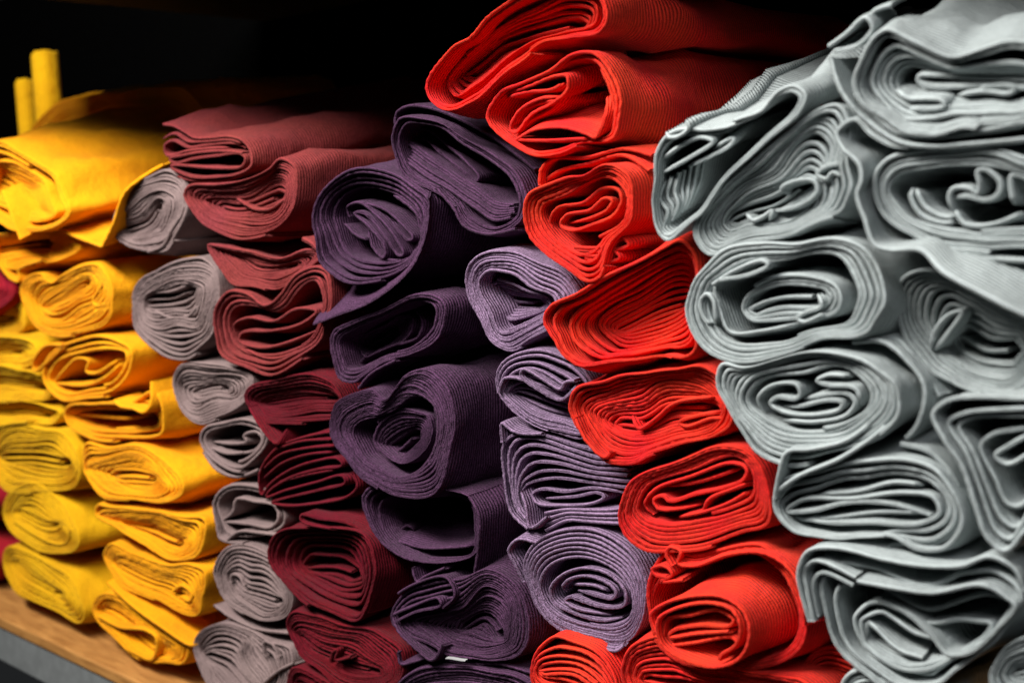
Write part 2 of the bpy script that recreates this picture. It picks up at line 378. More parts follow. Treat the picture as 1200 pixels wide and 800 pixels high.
roll('golden yellow roll with a tent-like peaked fold in its core', 'yellow', 'A3', [[(203, 340), (215, 250), (280, 180), (400, 130), (520, 138), (605, 200), (620, 290), (580, 370), (480, 420), (360, 440), (260, 410)],
     [(235, 345), (270, 270), (400, 215), (560, 205), (575, 270), (520, 350), (400, 385), (290, 380)]], layers=[0, .35, .75, 1.0], d=[0, 5], pair=.2,
     extras=[('core_fold', None, [(250, 350), (300, 290), (355, 240), (410, 250), (400, 300), (440, 310), (550, 245)], 6), ('core_fold', None, [(250, 355), (400, 365), (500, 320), (560, 260)], 9),
             ('folded_edge', None, [(290, 180), (210, 180), (150, 260), (160, 300), (200, 270), (290, 190)], -2)])
roll('golden yellow collapsed roll with a bright curled corner at its mouth', 'yellow', 'A3', [[(288, 480), (310, 450), (450, 448), (620, 420), (720, 370), (755, 420), (772, 540), (755, 620), (640, 640), (500, 640), (380, 600), (310, 540)],
     [(330, 490), (440, 480), (600, 470), (710, 480), (735, 540), (650, 570), (500, 580), (380, 550)]], layers=[0, .4, .8, 1.0], d=[0, 14], bulge=.12,
     extras=[('core_fold', None, [(340, 500), (450, 510), (600, 520), (720, 500)], 20), ('loose_flap', None, [(530, 440), (560, 465), (620, 475), (665, 492), (700, 450), (705, 345)], [-8, -14, -14, -12, -6, 2], dict(length=.04))])
roll('golden yellow roll with layered flat folds, third from the shelf in the gold pile', 'yellow', 'D3', [[(20, 370), (40, 335), (150, 365), (280, 360), (390, 400), (460, 470), (470, 560), (400, 600), (250, 605), (120, 575), (50, 470)],
     [(40, 430), (150, 415), (300, 425), (380, 480), (410, 540), (300, 570), (170, 560), (90, 500)]],
     spine=[(190, 490), (340, 485)], sr=5, d=[0, 2, 8], bulge=.14)
roll('golden yellow roll with slanting inner folds under a flat top sheet', 'yellow', 'A4', [[(340, 180), (350, 140), (430, 160), (560, 180), (700, 190), (745, 210), (740, 300), (710, 360), (620, 355), (520, 310), (430, 260)],
     [(360, 205), (460, 200), (600, 215), (690, 240), (700, 320), (640, 345), (540, 310), (440, 260)]], spine=[(490, 235), (640, 300)], sr=5, d=[0, 5, 16], bulge=.12)
roll('golden yellow flattened roll with small curls, second from the shelf in its pile', 'yellow', 'A4', [[(365, 350), (400, 305), (480, 330), (600, 370), (700, 370), (750, 380), (745, 480), (720, 560), (640, 550), (520, 480), (420, 430)]],
     spine=[(430, 380), (540, 430), (680, 490)], sr=4, d=[0, 8], bulge=.12, extras=[('folded_edge', None, [(620, 470), (650, 450), (690, 480), (680, 505), (650, 490)], 3)])
roll('golden yellow roll with a broad diagonal strip resting on the wood', 'yellow', 'A4', [[(335, 540), (365, 480), (440, 500), (540, 560), (640, 620), (690, 680), (670, 740), (600, 735), (520, 720), (420, 650), (350, 590)]],
     spine=[(380, 550), (470, 600), (580, 680)], sr=6, d=[0, 8], bulge=.12,
     extras=[('loose_flap', None, [(385, 440), (470, 520), (580, 600), (690, 665), (720, 640)], [-6, -10, -10, -6, 0], dict(length=.05)), ('folded_edge', None, [(350, 560), (430, 600), (520, 610), (560, 640), (545, 715), (460, 680)], -3)])
# ---- taupe grey
roll('taupe grey round roll next to the pointed yellow flap', 'taupe', 'A2', [[(538, 350), (555, 260), (600, 180), (680, 110), (770, 80), (845, 120), (870, 230), (845, 340), (780, 440), (690, 465), (600, 445), (550, 400)],
     [(560, 340), (580, 290), (660, 230), (740, 190), (790, 230), (780, 330), (720, 400), (620, 420)]], spine=[(600, 375), (680, 330), (740, 260)], sr=5, d=[0, 4, 12],
     extras=[('folded_edge', None, [(700, 400), (710, 380), (750, 360), (740, 400)], 6), ('loose_flap', None, [(690, 460), (760, 430), (800, 350), (880, 290)], [-4, -4, 0, 25], dict(length=.06))])
roll('taupe grey roll with an open flat core under the roundest taupe roll', 'taupe', 'A2', [[(608, 660), (650, 570), (740, 520), (850, 480), (950, 480), (1020, 540), (1035, 640), (1010, 760), (950, 900), (870, 955), (780, 945), (690, 895), (630, 800)],
     [(670, 690), (760, 620), (860, 600), (950, 640), (940, 720), (900, 800), (800, 800), (710, 760)]], spine=[(690, 700), (800, 690), (910, 650)], sr=7, d=[0, 6, 10],
     extras=[('core_fold', None, [(715, 735), (800, 770), (880, 760), (930, 700)], 6)])
roll('taupe grey roll sunk in shadow beneath the open-cored taupe roll', 'taupe', 'A3', [[(808, 340), (850, 275), (1000, 270), (1150, 290), (1190, 330), (1150, 430), (1060, 510), (950, 550), (870, 490)],
     [(850, 350), (960, 330), (1100, 340), (1110, 410), (1000, 460), (900, 440)]], spine=[(930, 390), (1060, 380)], sr=4, d=[0, 10, 16], y0=.004)
roll('taupe grey roll with two knob-like folds, beside the striped maroon roll', 'taupe', 'A7', [[(52, 370), (90, 320), (180, 290), (300, 290), (370, 340), (380, 400), (330, 480), (230, 520), (130, 490), (70, 430)],
     [(95, 380), (150, 330), (250, 320), (340, 350), (345, 410), (280, 460), (170, 460)]], layers=[0, .5, 1], d=[0, 6],
     extras=[('core_fold', None, [(120, 390), (200, 400), (270, 390), (260, 360), (320, 345), (345, 380), (310, 430), (200, 440), (140, 420)], 7), ('core_fold', None, [(110, 420), (180, 445), (270, 440)], 3),
             ('folded_edge', None, [(70, 440), (130, 520), (230, 555), (330, 520)], 4)])
roll('taupe grey roll with a boxy hollow core beside the maroon stripes', 'taupe', 'D3', [[(598, 620), (620, 560), (690, 520), (800, 530), (900, 580), (930, 660), (910, 730), (830, 775), (720, 790), (650, 770), (610, 700)],
     [(630, 630), (670, 560), (780, 555), (880, 610), (890, 690), (800, 715), (690, 700)]], layers=[0, .55, 1.0], d=[0, 8],
     extras=[('core_fold', None, [(640, 690), (690, 650), (710, 590), (790, 600), (880, 620), (895, 680), (860, 715), (760, 700), (650, 690)], 3), ('folded_edge', None, [(670, 770), (720, 735), (800, 740), (890, 750)], 0)])
roll('taupe grey roll with wavy layered coil, second from the bottom taupe roll', 'taupe', 'A8', [[(103, 310), (140, 240), (240, 220), (340, 245), (410, 310), (445, 400), (435, 480), (400, 525), (320, 530), (220, 495), (140, 410)],
     [(140, 320), (190, 270), (270, 310), (350, 350), (410, 400), (410, 460), (340, 500), (240, 470), (170, 400)]], spine=[(190, 350), (260, 410), (390, 440)], sr=4, d=[0, 2, 8],
     extras=[('folded_edge', None, [(110, 470), (180, 520), (290, 570), (440, 590)], 2), ('folded_edge', None, [(180, 370), (185, 340), (215, 345), (235, 385)], 2)])
roll('taupe grey roll with slanted parallel folds, lowest in the taupe pile', 'taupe', 'A8', [[(28, 660), (60, 580), (140, 540), (240, 565), (330, 620), (440, 650), (450, 760), (400, 860), (250, 880), (130, 850), (60, 780)],
     [(55, 660), (110, 600), (200, 620), (280, 700), (320, 800), (250, 840), (140, 800)]], spine=[(90, 690), (180, 740), (280, 830)], sr=6, d=[0, 4, 8],
     extras=[('folded_edge', None, [(320, 680), (322, 625), (360, 640), (380, 690)], -2), ('loose_flap', None, [(320, 800), (380, 750), (450, 715)], -3)])
# ---- dusty red and maroon
roll('dusty red cloth folded flat into stacked layers, topmost of the wine pile', 'rose', 'A5', extras=[
     ('wound_cloth', None, [(42, 345), (90, 352), (150, 385), (190, 408), (260, 408), (350, 402), (420, 425), (452, 480), (450, 540), (400, 572), (300, 590), (180, 590), (100, 560), (75, 540), (110, 535), (220, 545), (340, 550), (410, 540), (425, 500), (400, 480), (300, 490), (180, 505), (90, 525), (72, 505), (130, 490), (220, 475), (330, 470), (415, 480)], 0),
     ('inner_fold', None, [(430, 455), (380, 432), (250, 440), (160, 452), (90, 420), (50, 440), (60, 490), (150, 470), (250, 458), (370, 452)], 2),
     ('inner_fold', None, [(440, 560), (350, 600), (240, 608), (150, 600), (90, 575)], 4), ('inner_fold', None, [(45, 410), (95, 388), (160, 425), (230, 425), (360, 418), (425, 440)], 1)],
     length=.40, bulge=.16, skew=(.02, .16))
roll('dusty red roll with crumpled core under the flat-folded dusty red cloth', 'rose', 'A5', [[(143, 690), (160, 640), (280, 630), (420, 595), (540, 540), (600, 485), (660, 530), (675, 640), (645, 760), (560, 850), (400, 885), (260, 825), (180, 755)],
     [(230, 700), (320, 670), (450, 640), (560, 580), (620, 600), (620, 700), (560, 780), (430, 800), (300, 770)]], spine=[(330, 720), (430, 740), (600, 680)], sr=6, d=[0, 14, 20], length=.40, bulge=.14, skew=(0, .06),
     extras=[('core_fold', None, [(370, 680), (470, 740), (540, 740), (630, 680)], 14)])
roll('dusty red sagging roll squeezed between two fuller dusty red rolls', 'rose', 'A6', [[(75, 190), (120, 195), (280, 210), (430, 235), (540, 210), (620, 235), (560, 300), (430, 405), (310, 385), (210, 378), (140, 290)]],
     spine=[(230, 240), (330, 300), (500, 280)], sr=4, d=[4, 16], extras=[('folded_edge', None, [(535, 160), (580, 185), (610, 215)], -3, dict(tk=1.6))])
roll('dusty red roll with a dented top and open folded core', 'rose', 'A6', [[(118, 580), (130, 480), (180, 400), (260, 400), (350, 460), (430, 400), (530, 305), (620, 270), (672, 330), (682, 420), (645, 560), (590, 680), (500, 750), (380, 790), (250, 760), (150, 700)],
     [(205, 590), (230, 480), (330, 470), (420, 490), (520, 400), (600, 360), (630, 430), (600, 570), (520, 660), (400, 700), (280, 690)]], layers=[0, .25, .5, .85, 1.0], d=[0, 8],
     extras=[('core_fold', None, [(220, 600), (215, 560), (280, 530), (400, 545), (500, 490), (580, 490), (600, 500), (520, 560), (390, 590), (250, 600), (240, 640), (340, 670), (480, 640), (600, 590)], 6),
             ('core_fold', None, [(250, 670), (380, 720), (500, 690), (610, 610)], 8)])
roll('maroon roll with level flattened coil and a cut corner below it', 'maroon', 'A7', [[(268, 190), (300, 115), (430, 90), (600, 80), (700, 110), (725, 180), (700, 270), (600, 300), (450, 305), (330, 285), (290, 240)]],
     spine=[(370, 210), (540, 195), (700, 180)], sr=3, d=[0, 20], y0=.004, extras=[('loose_flap', None, [(285, 230), (330, 310), (410, 400), (440, 360), (470, 320)], [-2, -8, -10, -2, 8], dict(length=.05))])
roll('maroon cloth folded into fanned stripes, below the roll with a cut corner', 'maroon', 'A7', extras=[
     ('wound_cloth', None, [(430, 400), (360, 480), (330, 560), (345, 640), (380, 590), (480, 520), (600, 480), (700, 470), (720, 500), (600, 520), (470, 560), (380, 620), (365, 650), (450, 620), (600, 580), (720, 550), (735, 580), (600, 620), (470, 650), (390, 675), (460, 690), (600, 680), (740, 650), (790, 600), (770, 540)], 2),
     ('inner_fold', None, [(350, 520), (430, 450), (560, 420), (700, 410)], 0), ('inner_fold', None, [(355, 560), (440, 490), (560, 450), (690, 440)], 1), ('inner_fold', None, [(440, 400), (560, 365), (700, 350), (770, 400), (790, 480)], 2),
     ('inner_fold', None, [(400, 430), (520, 390), (690, 380)], 1), ('inner_fold', None, [(420, 580), (560, 545), (700, 520)], 3)])
roll('maroon squarish roll with deep recessed core and thick folded top', 'maroon', 'D4', [[(85, 270), (110, 220), (200, 190), (330, 190), (440, 205), (485, 250), (500, 320), (490, 420), (460, 525), (430, 562), (330, 530), (220, 480), (140, 410), (95, 340)],
     [(195, 310), (230, 250), (330, 240), (420, 260), (440, 340), (440, 430), (380, 440), (290, 410), (220, 370)]], spine=[(250, 355), (330, 350), (410, 380)], sr=9, d=[-8, 18, 22], layers=[0, .1, .2, .55, .75, 1, 1.5, 2], wob=.05, bulge=.02,
     extras=[('folded_edge', None, [(470, 215), (380, 175), (280, 160), (205, 145), (210, 170), (300, 195), (420, 205)], [0, -6, -10, -12, -12, -8, 0]), ('folded_edge', None, [(440, 208), (475, 240), (508, 330), (498, 430), (468, 525)], -2)])
roll('maroon roll with many tight layers and a small knot, below the squarish one', 'maroon', 'D4', [[(155, 570), (180, 520), (260, 530), (400, 580), (520, 600), (600, 660), (620, 760), (560, 830), (420, 840), (290, 760), (190, 680)]],
     spine=[(210, 620), (320, 690), (500, 760)], sr=4, d=[0, 10], extras=[('folded_edge', None, [(320, 720), (330, 680), (350, 670), (340, 710), (400, 700)], -1)])
roll('maroon bottom roll cut off below the one with a small knot', 'maroon', 'D4', [[(150, 800), (170, 745), (230, 750), (330, 810), (420, 860), (380, 920), (220, 910)]], spine=[(200, 800), (330, 870)], d=[0, 10])
# ---- dark purple
roll('dark purple slanting roll with long open mouth, highest of the purple pile', 'purple', 'B1', [[(438, 200), (470, 135), (560, 135), (680, 190), (850, 280), (960, 380), (1010, 470), (1000, 560), (950, 612), (840, 632), (745, 590), (690, 510), (600, 440), (480, 390), (445, 290)],
     [(475, 230), (510, 165), (590, 170), (700, 230), (830, 310), (930, 400), (970, 480), (965, 560), (920, 590), (830, 600), (760, 560), (700, 470), (600, 400), (500, 340)]], seg=[(0, 1)], d=[0, 8], length=.35,
     extras=[('folded_edge', None, [(445, 190), (450, 120), (500, 90), (600, 100), (750, 160), (900, 250), (1040, 360)], 6), ('folded_edge', None, [(620, 440), (690, 520), (740, 600), (840, 635), (960, 612)], -1),
             ('inner_fold', None, [(490, 330), (600, 400), (700, 460), (790, 530), (860, 570), (960, 560)], 6, dict(to=[(500, 240), (600, 310), (690, 370), (780, 430), (860, 490), (950, 510)], n=7, dto=22)),
             ('core_fold', None, [(500, 250), (520, 200), (580, 190), (660, 250), (760, 340), (800, 390), (790, 410), (740, 370), (640, 290), (570, 230), (540, 240), (560, 280), (660, 360)], 32)])
roll('dark purple rounded roll with a tangled diagonal core and wide flap', 'purple', 'B1', [[(93, 540), (130, 450), (250, 358), (400, 358), (500, 410), (588, 485), (585, 600), (530, 740), (450, 810), (340, 835), (220, 835), (150, 780), (105, 670)],
     [(200, 560), (240, 480), (330, 440), (450, 470), (540, 560), (560, 650), (500, 740), (400, 740), (300, 720), (230, 650)]], layers=[0, .12, .35, .55, .8, 1.0], d=[-6, 12],
     extras=[('core_fold', None, [(250, 560), (240, 520), (290, 500), (370, 560), (440, 640), (480, 720), (460, 725), (400, 640), (310, 545), (270, 545), (330, 600), (400, 690), (395, 735), (350, 690), (330, 620)], 10),
             ('core_fold', None, [(300, 500), (400, 530), (480, 600), (520, 650), (500, 660), (430, 580)], 12), ('core_fold', None, [(440, 470), (520, 530), (570, 600)], 8), ('core_fold', None, [(230, 590), (280, 640), (330, 660)], 14),
             ('loose_flap', None, [(590, 480), (583, 610), (540, 740), (470, 830), (330, 930), (200, 980), (98, 1020)], [-8, -10, -10, -10, -10, -8, -8], dict(length=.085, skew=(-.80, .46), bulge=0))])
roll('dark purple roll with a shadowy hollow below the roll with the wide flap', 'purple', 'B2', [[(62, 430), (75, 385), (180, 345), (320, 275), (420, 232), (500, 240), (548, 290), (545, 370), (505, 455), (400, 490), (290, 520), (220, 575), (160, 615), (100, 590), (70, 510)],
     [(120, 440), (200, 390), (330, 310), (420, 265), (490, 290), (490, 370), (440, 430), (330, 470), (240, 510), (160, 540)]], spine=[(230, 460), (290, 420), (330, 380)], sr=8, d=[0, 8, 46], seg=[(0, .8), (1.55, 2)], wob=.08, extras=[('core_fold', None, [(420, 300), (450, 350), (430, 420), (340, 450)], 30), ('core_fold', None, [(140, 470), (180, 530), (220, 480)], 30)])
roll('dark purple heart-shaped roll with dented top and spiral core', 'purple', 'B3', [[(62, 340), (80, 262), (150, 218), (230, 208), (290, 250), (350, 195), (400, 135), (470, 118), (540, 170), (582, 280), (592, 400), (565, 520), (500, 645), (430, 672), (330, 660), (200, 590), (110, 490), (72, 410)],
     [(165, 400), (185, 345), (260, 315), (340, 285), (400, 225), (455, 190), (505, 230), (535, 330), (530, 430), (480, 530), (400, 575), (300, 560), (215, 500)],
     [(240, 400), (265, 330), (345, 290), (430, 300), (485, 320), (500, 390), (470, 460), (400, 510), (340, 515), (275, 470)]], spine=[(340, 475), (380, 440), (430, 395)], sr=8, d=[-8, 2, 6, 24], seg=[(0, 1), (2, 3)], wob=.05, dj=.0012,
     extras=[('folded_edge', None, [(180, 200), (230, 140), (340, 80)], [-2, -4, 0], dict(length=.05))], length=.35, bulge=.06)
roll('dark purple slack roll with a wide empty mouth below the heart-shaped one', 'purple', 'B4', [[(-30, 10), (0, -30), (100, -20), (280, -20), (430, 5), (472, 90), (466, 220), (430, 265), (300, 288), (170, 275), (80, 215), (10, 110)],
     [(100, 60), (250, 10), (420, 30), (455, 120), (440, 240), (300, 262), (180, 240), (120, 160)]], layers=[0, .10, .25, .5, .9], d=[-2, 20], y0=.004, wob=.05,
     extras=[('core_fold', None, [(110, 190), (230, 225), (360, 225), (455, 215)], 16, dict(length=.08, skew=(0, .25))), ('core_fold', None, [(140, 150), (170, 130), (200, 150)], 34), ('loose_flap', None, [(430, 5), (470, 80), (475, 180), (455, 330)], [-4, -6, -6, 0])])
roll('dark purple roll with a cut flap end and twisted folds at its lip', 'purple', 'B4', [[(103, 525), (140, 440), (250, 375), (400, 345), (540, 325), (640, 380), (690, 500), (690, 620), (620, 700), (500, 705), (380, 685), (260, 640), (150, 590)],
     [(200, 540), (300, 500), (400, 470), (500, 400), (590, 450), (620, 560), (600, 650), (500, 670), (350, 640), (250, 590)]], spine=[(430, 560), (500, 530), (560, 600)], sr=7, d=[0, 6, 22],
     extras=[('loose_flap', None, [(105, 520), (130, 580), (200, 650), (275, 705), (318, 640)], [-4, -8, -10, -10, -6], dict(length=.05)), ('folded_edge', None, [(110, 510), (180, 480), (300, 440), (310, 470), (200, 500), (120, 540)], -6),
             ('folded_edge', None, [(130, 420), (200, 380), (330, 350), (370, 430), (320, 480)], -4), ('folded_edge', None, [(190, 310), (210, 370), (240, 350), (330, 310)], 2)])
roll('dark purple bottom roll beneath the white thread', 'purple', 'B4', [[(100, 840), (150, 770), (250, 725), (400, 735), (600, 760), (700, 800), (740, 880), (600, 960), (300, 960), (130, 920)]], spine=[(220, 850), (600, 870)], d=[0, 12],
     extras=[('folded_edge', None, [(130, 670), (140, 720), (200, 710), (260, 690)], 0), ('folded_edge', None, [(300, 690), (430, 720), (560, 720), (700, 760)], 6)])
# ---- lilac
roll('lilac roll with a wide open mouth under the slanting dark purple roll', 'lilac', 'B2', [[(638, 170), (670, 90), (760, 45), (870, 55), (980, 105), (1090, 165), (1125, 220), (1060, 310), (1010, 380), (930, 430), (840, 470), (760, 445), (700, 360), (650, 260)],
     [(690, 190), (740, 140), (830, 150), (910, 200), (1000, 240), (1010, 290), (960, 330), (860, 370), (780, 380), (730, 300)]], spine=[(790, 240), (860, 270), (950, 280)], sr=6, d=[0, 6, 38], seg=[(0, 1), (1.35, 2)], pair=.1, wob=.08)
roll('lilac roll with an inward-folded tongue beside the bright red striped roll', 'lilac', 'B3', [[(772, 210), (782, 110), (850, 50), (960, 25), (1090, 75), (1170, 160), (1190, 280), (1180, 380), (1130, 420), (1000, 385), (900, 335), (815, 285)],
     [(800, 220), (850, 170), (950, 170), (1080, 210), (1140, 290), (1130, 370), (1020, 340), (900, 300), (830, 260)]], spine=[(860, 235), (980, 280), (1130, 330)], sr=5, d=[0, 2, 14],
     extras=[('folded_edge', None, [(1110, 190), (1060, 240), (1040, 250), (960, 215), (870, 145), (880, 120), (960, 160), (1040, 205), (1060, 175), (1100, 170)], -6), ('folded_edge', None, [(775, 220), (800, 160), (880, 165), (1000, 240), (1050, 250)], -5)])
roll('lilac cloth in thick wavy layers with a turned-down corner', 'lilac', 'B3', extras=[
     ('wound_cloth', None, [(1360, 490), (1200, 470), (1090, 440), (950, 395), (850, 395), (798, 440), (800, 580), (830, 730), (900, 798)], 2),
     ('inner_fold', None, [(1360, 510), (1200, 490), (1090, 462), (950, 420), (860, 420), (820, 460), (822, 590), (850, 720), (905, 775)], 1, dict(to=[(1350, 620), (1180, 600), (1060, 590), (960, 590), (890, 605), (868, 640), (872, 680), (890, 720), (915, 750)], n=6, dto=3)),
     ('inner_fold', None, [(1350, 650), (1180, 625), (1060, 640), (960, 630), (920, 650), (940, 690), (1040, 700), (1180, 690), (1225, 665), (1200, 645), (1100, 662), (980, 668)], 5),
     ('inner_fold', None, [(960, 730), (1050, 720), (1160, 725), (1340, 700)], 3, dict(to=[(960, 800), (1060, 770), (1160, 775), (1340, 770)], n=4, dto=2)),
     ('loose_flap', None, [(870, 640), (890, 700), (910, 795), (985, 745)], [-4, -6, -8, -2], dict(length=.04)), ('folded_edge', None, [(790, 430), (790, 350), (830, 380), (880, 395), (960, 395)], -2)])
roll('lilac roll wound in a neat flattened spiral, lowest of the lilac pile', 'lilac', 'B4', [[(663, 310), (700, 205), (800, 150), (930, 138), (1060, 175), (1150, 255), (1195, 380), (1185, 520), (1130, 610), (1040, 645), (960, 625), (860, 590), (760, 515), (690, 410)],
     [(740, 390), (790, 310), (910, 280), (1050, 320), (1130, 410), (1125, 510), (1010, 560), (860, 520), (775, 460)]], seg=[(0, 1)], d=[0, 4], wob=.04, dj=.0012, pair=.15,
     extras=[('core_fold', None, [(1090, 520), (1000, 535), (870, 500), (790, 450), (780, 395), (830, 340), (920, 312), (1030, 340), (1095, 410), (1090, 470), (1020, 480), (920, 455), (860, 435), (840, 450), (880, 480), (960, 500), (1040, 510)], 3),
             ('core_fold', None, [(850, 410), (830, 395), (850, 365), (920, 345), (1010, 370), (1055, 410), (1045, 440), (980, 430), (900, 405)], 4), ('core_fold', None, [(880, 380), (960, 385), (1025, 410)], 6),
             ('folded_edge', None, [(665, 370), (630, 300), (600, 235), (640, 190), (720, 205)], [2, -2, -4, -4, 0]), ('loose_flap', None, [(860, 592), (960, 640), (1060, 665), (1095, 640)], [-2, -4, -6, -4], dict(length=.03, skew=(0, .4)))])
# ---- bright red
roll('bright red roll with gaping shadowy mouth, topmost of the red pile', 'red', 'B5', [[(60, 340), (110, 232), (160, 180), (230, 150), (290, 72), (380, 0), (480, -60), (640, -70), (740, -20), (768, 60), (740, 125), (640, 150), (520, 172), (430, 232), (330, 312), (240, 392), (150, 432), (85, 405)],
     [(140, 330), (220, 230), (330, 130), (450, 50), (600, -10), (720, 20), (720, 90), (600, 125), (450, 170), (350, 250), (240, 340), (170, 390)]], spine=[(240, 290), (380, 180), (500, 140), (670, 100)], sr=8, d=[-8, 10, 30], seg=[(0, .45), (1.0, 2)], wob=.2, length=.40)
roll('bright red roll stuffed with a bundled fold inside a loose outer layer', 'red', 'B5', [[(302, 460), (340, 370), (430, 325), (540, 270), (640, 205), (720, 192), (790, 270), (826, 370), (822, 490), (790, 555), (680, 565), (600, 590), (500, 612), (420, 580), (345, 525)],
     [(330, 460), (380, 380), (520, 310), (640, 250), (720, 240), (780, 320), (800, 440), (780, 530), (650, 550), (480, 580), (390, 540)]], layers=[0, .4, 1.0], d=[-4, 6], wob=.1, length=.42,
     extras=[('core_fold', None, [(360, 370), (460, 340), (560, 300), (610, 300), (612, 350), (560, 400), (470, 450), (410, 520), (390, 510), (420, 440), (500, 390), (590, 380)], 0, dict(length=.08, skew=(0, .28))),
             ('core_fold', None, [(380, 380), (460, 360), (550, 350), (605, 320)], 2), ('core_fold', None, [(410, 550), (480, 510), (600, 500), (700, 530), (720, 540), (760, 450), (770, 380)], [-2, -4, -4, -4, -4, 4, 14], dict(length=.06, skew=(0, .35))), ('core_fold', None, [(405, 545), (500, 550), (620, 545), (715, 540)], 0),
             ('core_fold', None, [(400, 500), (440, 430), (520, 400), (600, 395)], 3), ('core_fold', None, [(740, 260), (780, 350), (800, 450)], 12), ('core_fold', None, [(420, 530), (470, 470), (540, 430), (610, 360)], 4)])
roll('bright red plump roll with pinched heart-like top and tail of small loops', 'red', 'B6', [[(82, 420), (100, 320), (180, 262), (300, 232), (360, 228), (430, 182), (520, 165), (600, 215), (612, 320), (600, 420), (540, 500), (480, 590), (455, 690), (390, 715), (300, 670), (180, 590), (110, 510)],
     [(180, 420), (220, 340), (330, 310), (430, 240), (530, 250), (580, 320), (560, 420), (480, 500), (360, 540), (260, 520)]], seg=[(0, 1)], d=[-8, 4], wob=.06,
     extras=[('core_fold', None, [(250, 500), (215, 440), (250, 375), (370, 350), (460, 285), (530, 290), (550, 340), (510, 410), (420, 450), (310, 480), (265, 455), (290, 410), (400, 385), (470, 330), (505, 340), (480, 385), (390, 425), (310, 445)], 6),
             ('folded_edge', None, [(165, 270), (175, 190), (230, 145), (380, 140), (560, 100), (690, 130)], [2, 2, 4, 6, 10, 14]), ('folded_edge', None, [(200, 240), (260, 200), (380, 170), (560, 130), (680, 200)], 10), ('folded_edge', None, [(330, 560), (450, 560), (560, 520), (580, 550), (520, 570), (400, 580)], 2), ('folded_edge', None, [(330, 590), (430, 600), (520, 580), (540, 610), (460, 630), (380, 610)], 2)])
roll('bright red wide-lipped roll with ribbed mouth against the grey pile', 'red', 'B7', [[(62, 380), (95, 315), (220, 252), (350, 172), (480, 105), (620, 40), (715, 5), (770, 60), (790, 200), (785, 400), (775, 525), (720, 562), (640, 555), (520, 552), (400, 572), (250, 602), (170, 550), (95, 455)],
     [(330, 400), (390, 320), (520, 240), (680, 160), (770, 170), (780, 300), (750, 390), (680, 440), (550, 480), (420, 500)]], spine=[(430, 430), (560, 370), (760, 290)], sr=4, d=[-26, 12, 16], y0=.018, bulge=(0, .28), decay=.04, layers=[0, .06, .42, .55, .75, 1, 1.2, 1.4, 1.6, 1.8, 2], dj=.001, wob=.05, length=.35)
roll('bright red roll with rippled inner folds below the wide-lipped red roll', 'red', 'B8', [[(108, 290), (145, 212), (280, 180), (430, 150), (580, 120), (740, 120), (840, 200), (880, 330), (860, 405), (780, 445), (640, 485), (500, 540), (380, 568), (280, 555), (200, 480), (140, 390)],
     [(180, 320), (230, 250), (400, 220), (600, 170), (780, 200), (830, 300), (780, 390), (620, 440), (450, 510), (300, 480)]], spine=[(350, 390), (440, 400), (620, 310), (800, 330)], sr=6, d=[-4, 8, 14], wob=.25,
     extras=[('loose_flap', None, [(130, 360), (180, 460), (270, 545), (300, 515)], [-6, -8, -8, -2], dict(length=.04)), ('core_fold', None, [(400, 350), (430, 410), (500, 370), (600, 290), (800, 260)], 6), ('core_fold', None, [(830, 330), (700, 350), (620, 380), (650, 400), (780, 360), (850, 370)], 6)])
roll('bright red roll with long stretched S-shaped coil above the roll with loops', 'red', 'C1', [[(158, 380), (190, 262), (290, 182), (450, 132), (620, 72), (720, 115), (790, 220), (815, 330), (800, 425), (700, 465), (560, 505), (400, 530), (270, 522), (190, 465)],
     [(245, 340), (310, 240), (480, 185), (650, 125), (730, 180), (740, 280), (640, 340), (500, 380), (380, 400), (290, 400)]], seg=[(0, 1)], d=[-2, 4], wob=.05, dj=.0012,
     extras=[('core_fold', None, [(310, 375), (272, 330), (320, 265), (470, 212), (640, 155), (705, 180), (690, 225), (600, 262), (480, 290), (380, 318), (345, 295), (310, 312), (330, 350), (420, 350), (515, 330)], 4), ('core_fold', None, [(520, 360), (545, 310), (640, 268), (715, 240)], 3), ('core_fold', None, [(420, 385), (530, 362), (640, 320), (720, 270)], 4), ('core_fold', None, [(360, 250), (480, 240), (640, 190), (670, 175)], 8)])
roll('bright red roll holding a smaller roll inside, with two loops at its rim', 'red', 'C2', [[(480, 260), (500, 180), (540, 125), (600, 140), (720, 135), (860, 110), (960, 160), (1025, 280), (1035, 400), (1000, 500), (900, 550), (760, 560), (640, 545), (540, 500), (495, 400)],
     [(500, 300), (560, 220), (700, 180), (850, 150), (940, 200), (1000, 300), (1010, 400), (960, 490), (860, 530), (700, 545), (560, 500), (510, 420)]], layers=[0, .3, .7, 1.0], d=[0, 8], wob=.08,
     extras=[('inner_roll', None, [(500, 420), (485, 360), (540, 320), (650, 295), (740, 300), (810, 350), (832, 430), (800, 510), (720, 545), (600, 520), (520, 460), (510, 380), (560, 345), (680, 320), (770, 345), (800, 410), (780, 470), (735, 500), (725, 520)], -26),
             ('inner_roll', None, [(530, 460), (540, 380), (620, 365), (720, 345), (775, 380), (760, 400), (650, 400), (560, 420), (550, 440), (640, 430), (760, 420)], -20), ('inner_roll', None, [(560, 470), (640, 460), (770, 440), (790, 460)], -18),
             ('folded_edge', None, [(560, 190), (540, 150), (550, 125), (590, 140), (580, 180), (640, 190), (760, 150), (880, 145), (970, 200), (1015, 300), (1020, 400)], -4), ('folded_edge', None, [(540, 230), (500, 220), (490, 200), (530, 190), (560, 220), (520, 245), (600, 240)], -5)])
roll('bright red bottom roll curling beneath the roll with two loops', 'red', 'C2', [[(383, 560), (425, 470), (510, 435), (600, 500), (760, 545), (900, 565), (1030, 590), (1100, 680), (900, 740), (600, 740), (430, 680)]], spine=[(480, 600), (700, 620), (950, 660)], sr=6, d=[0, 12])
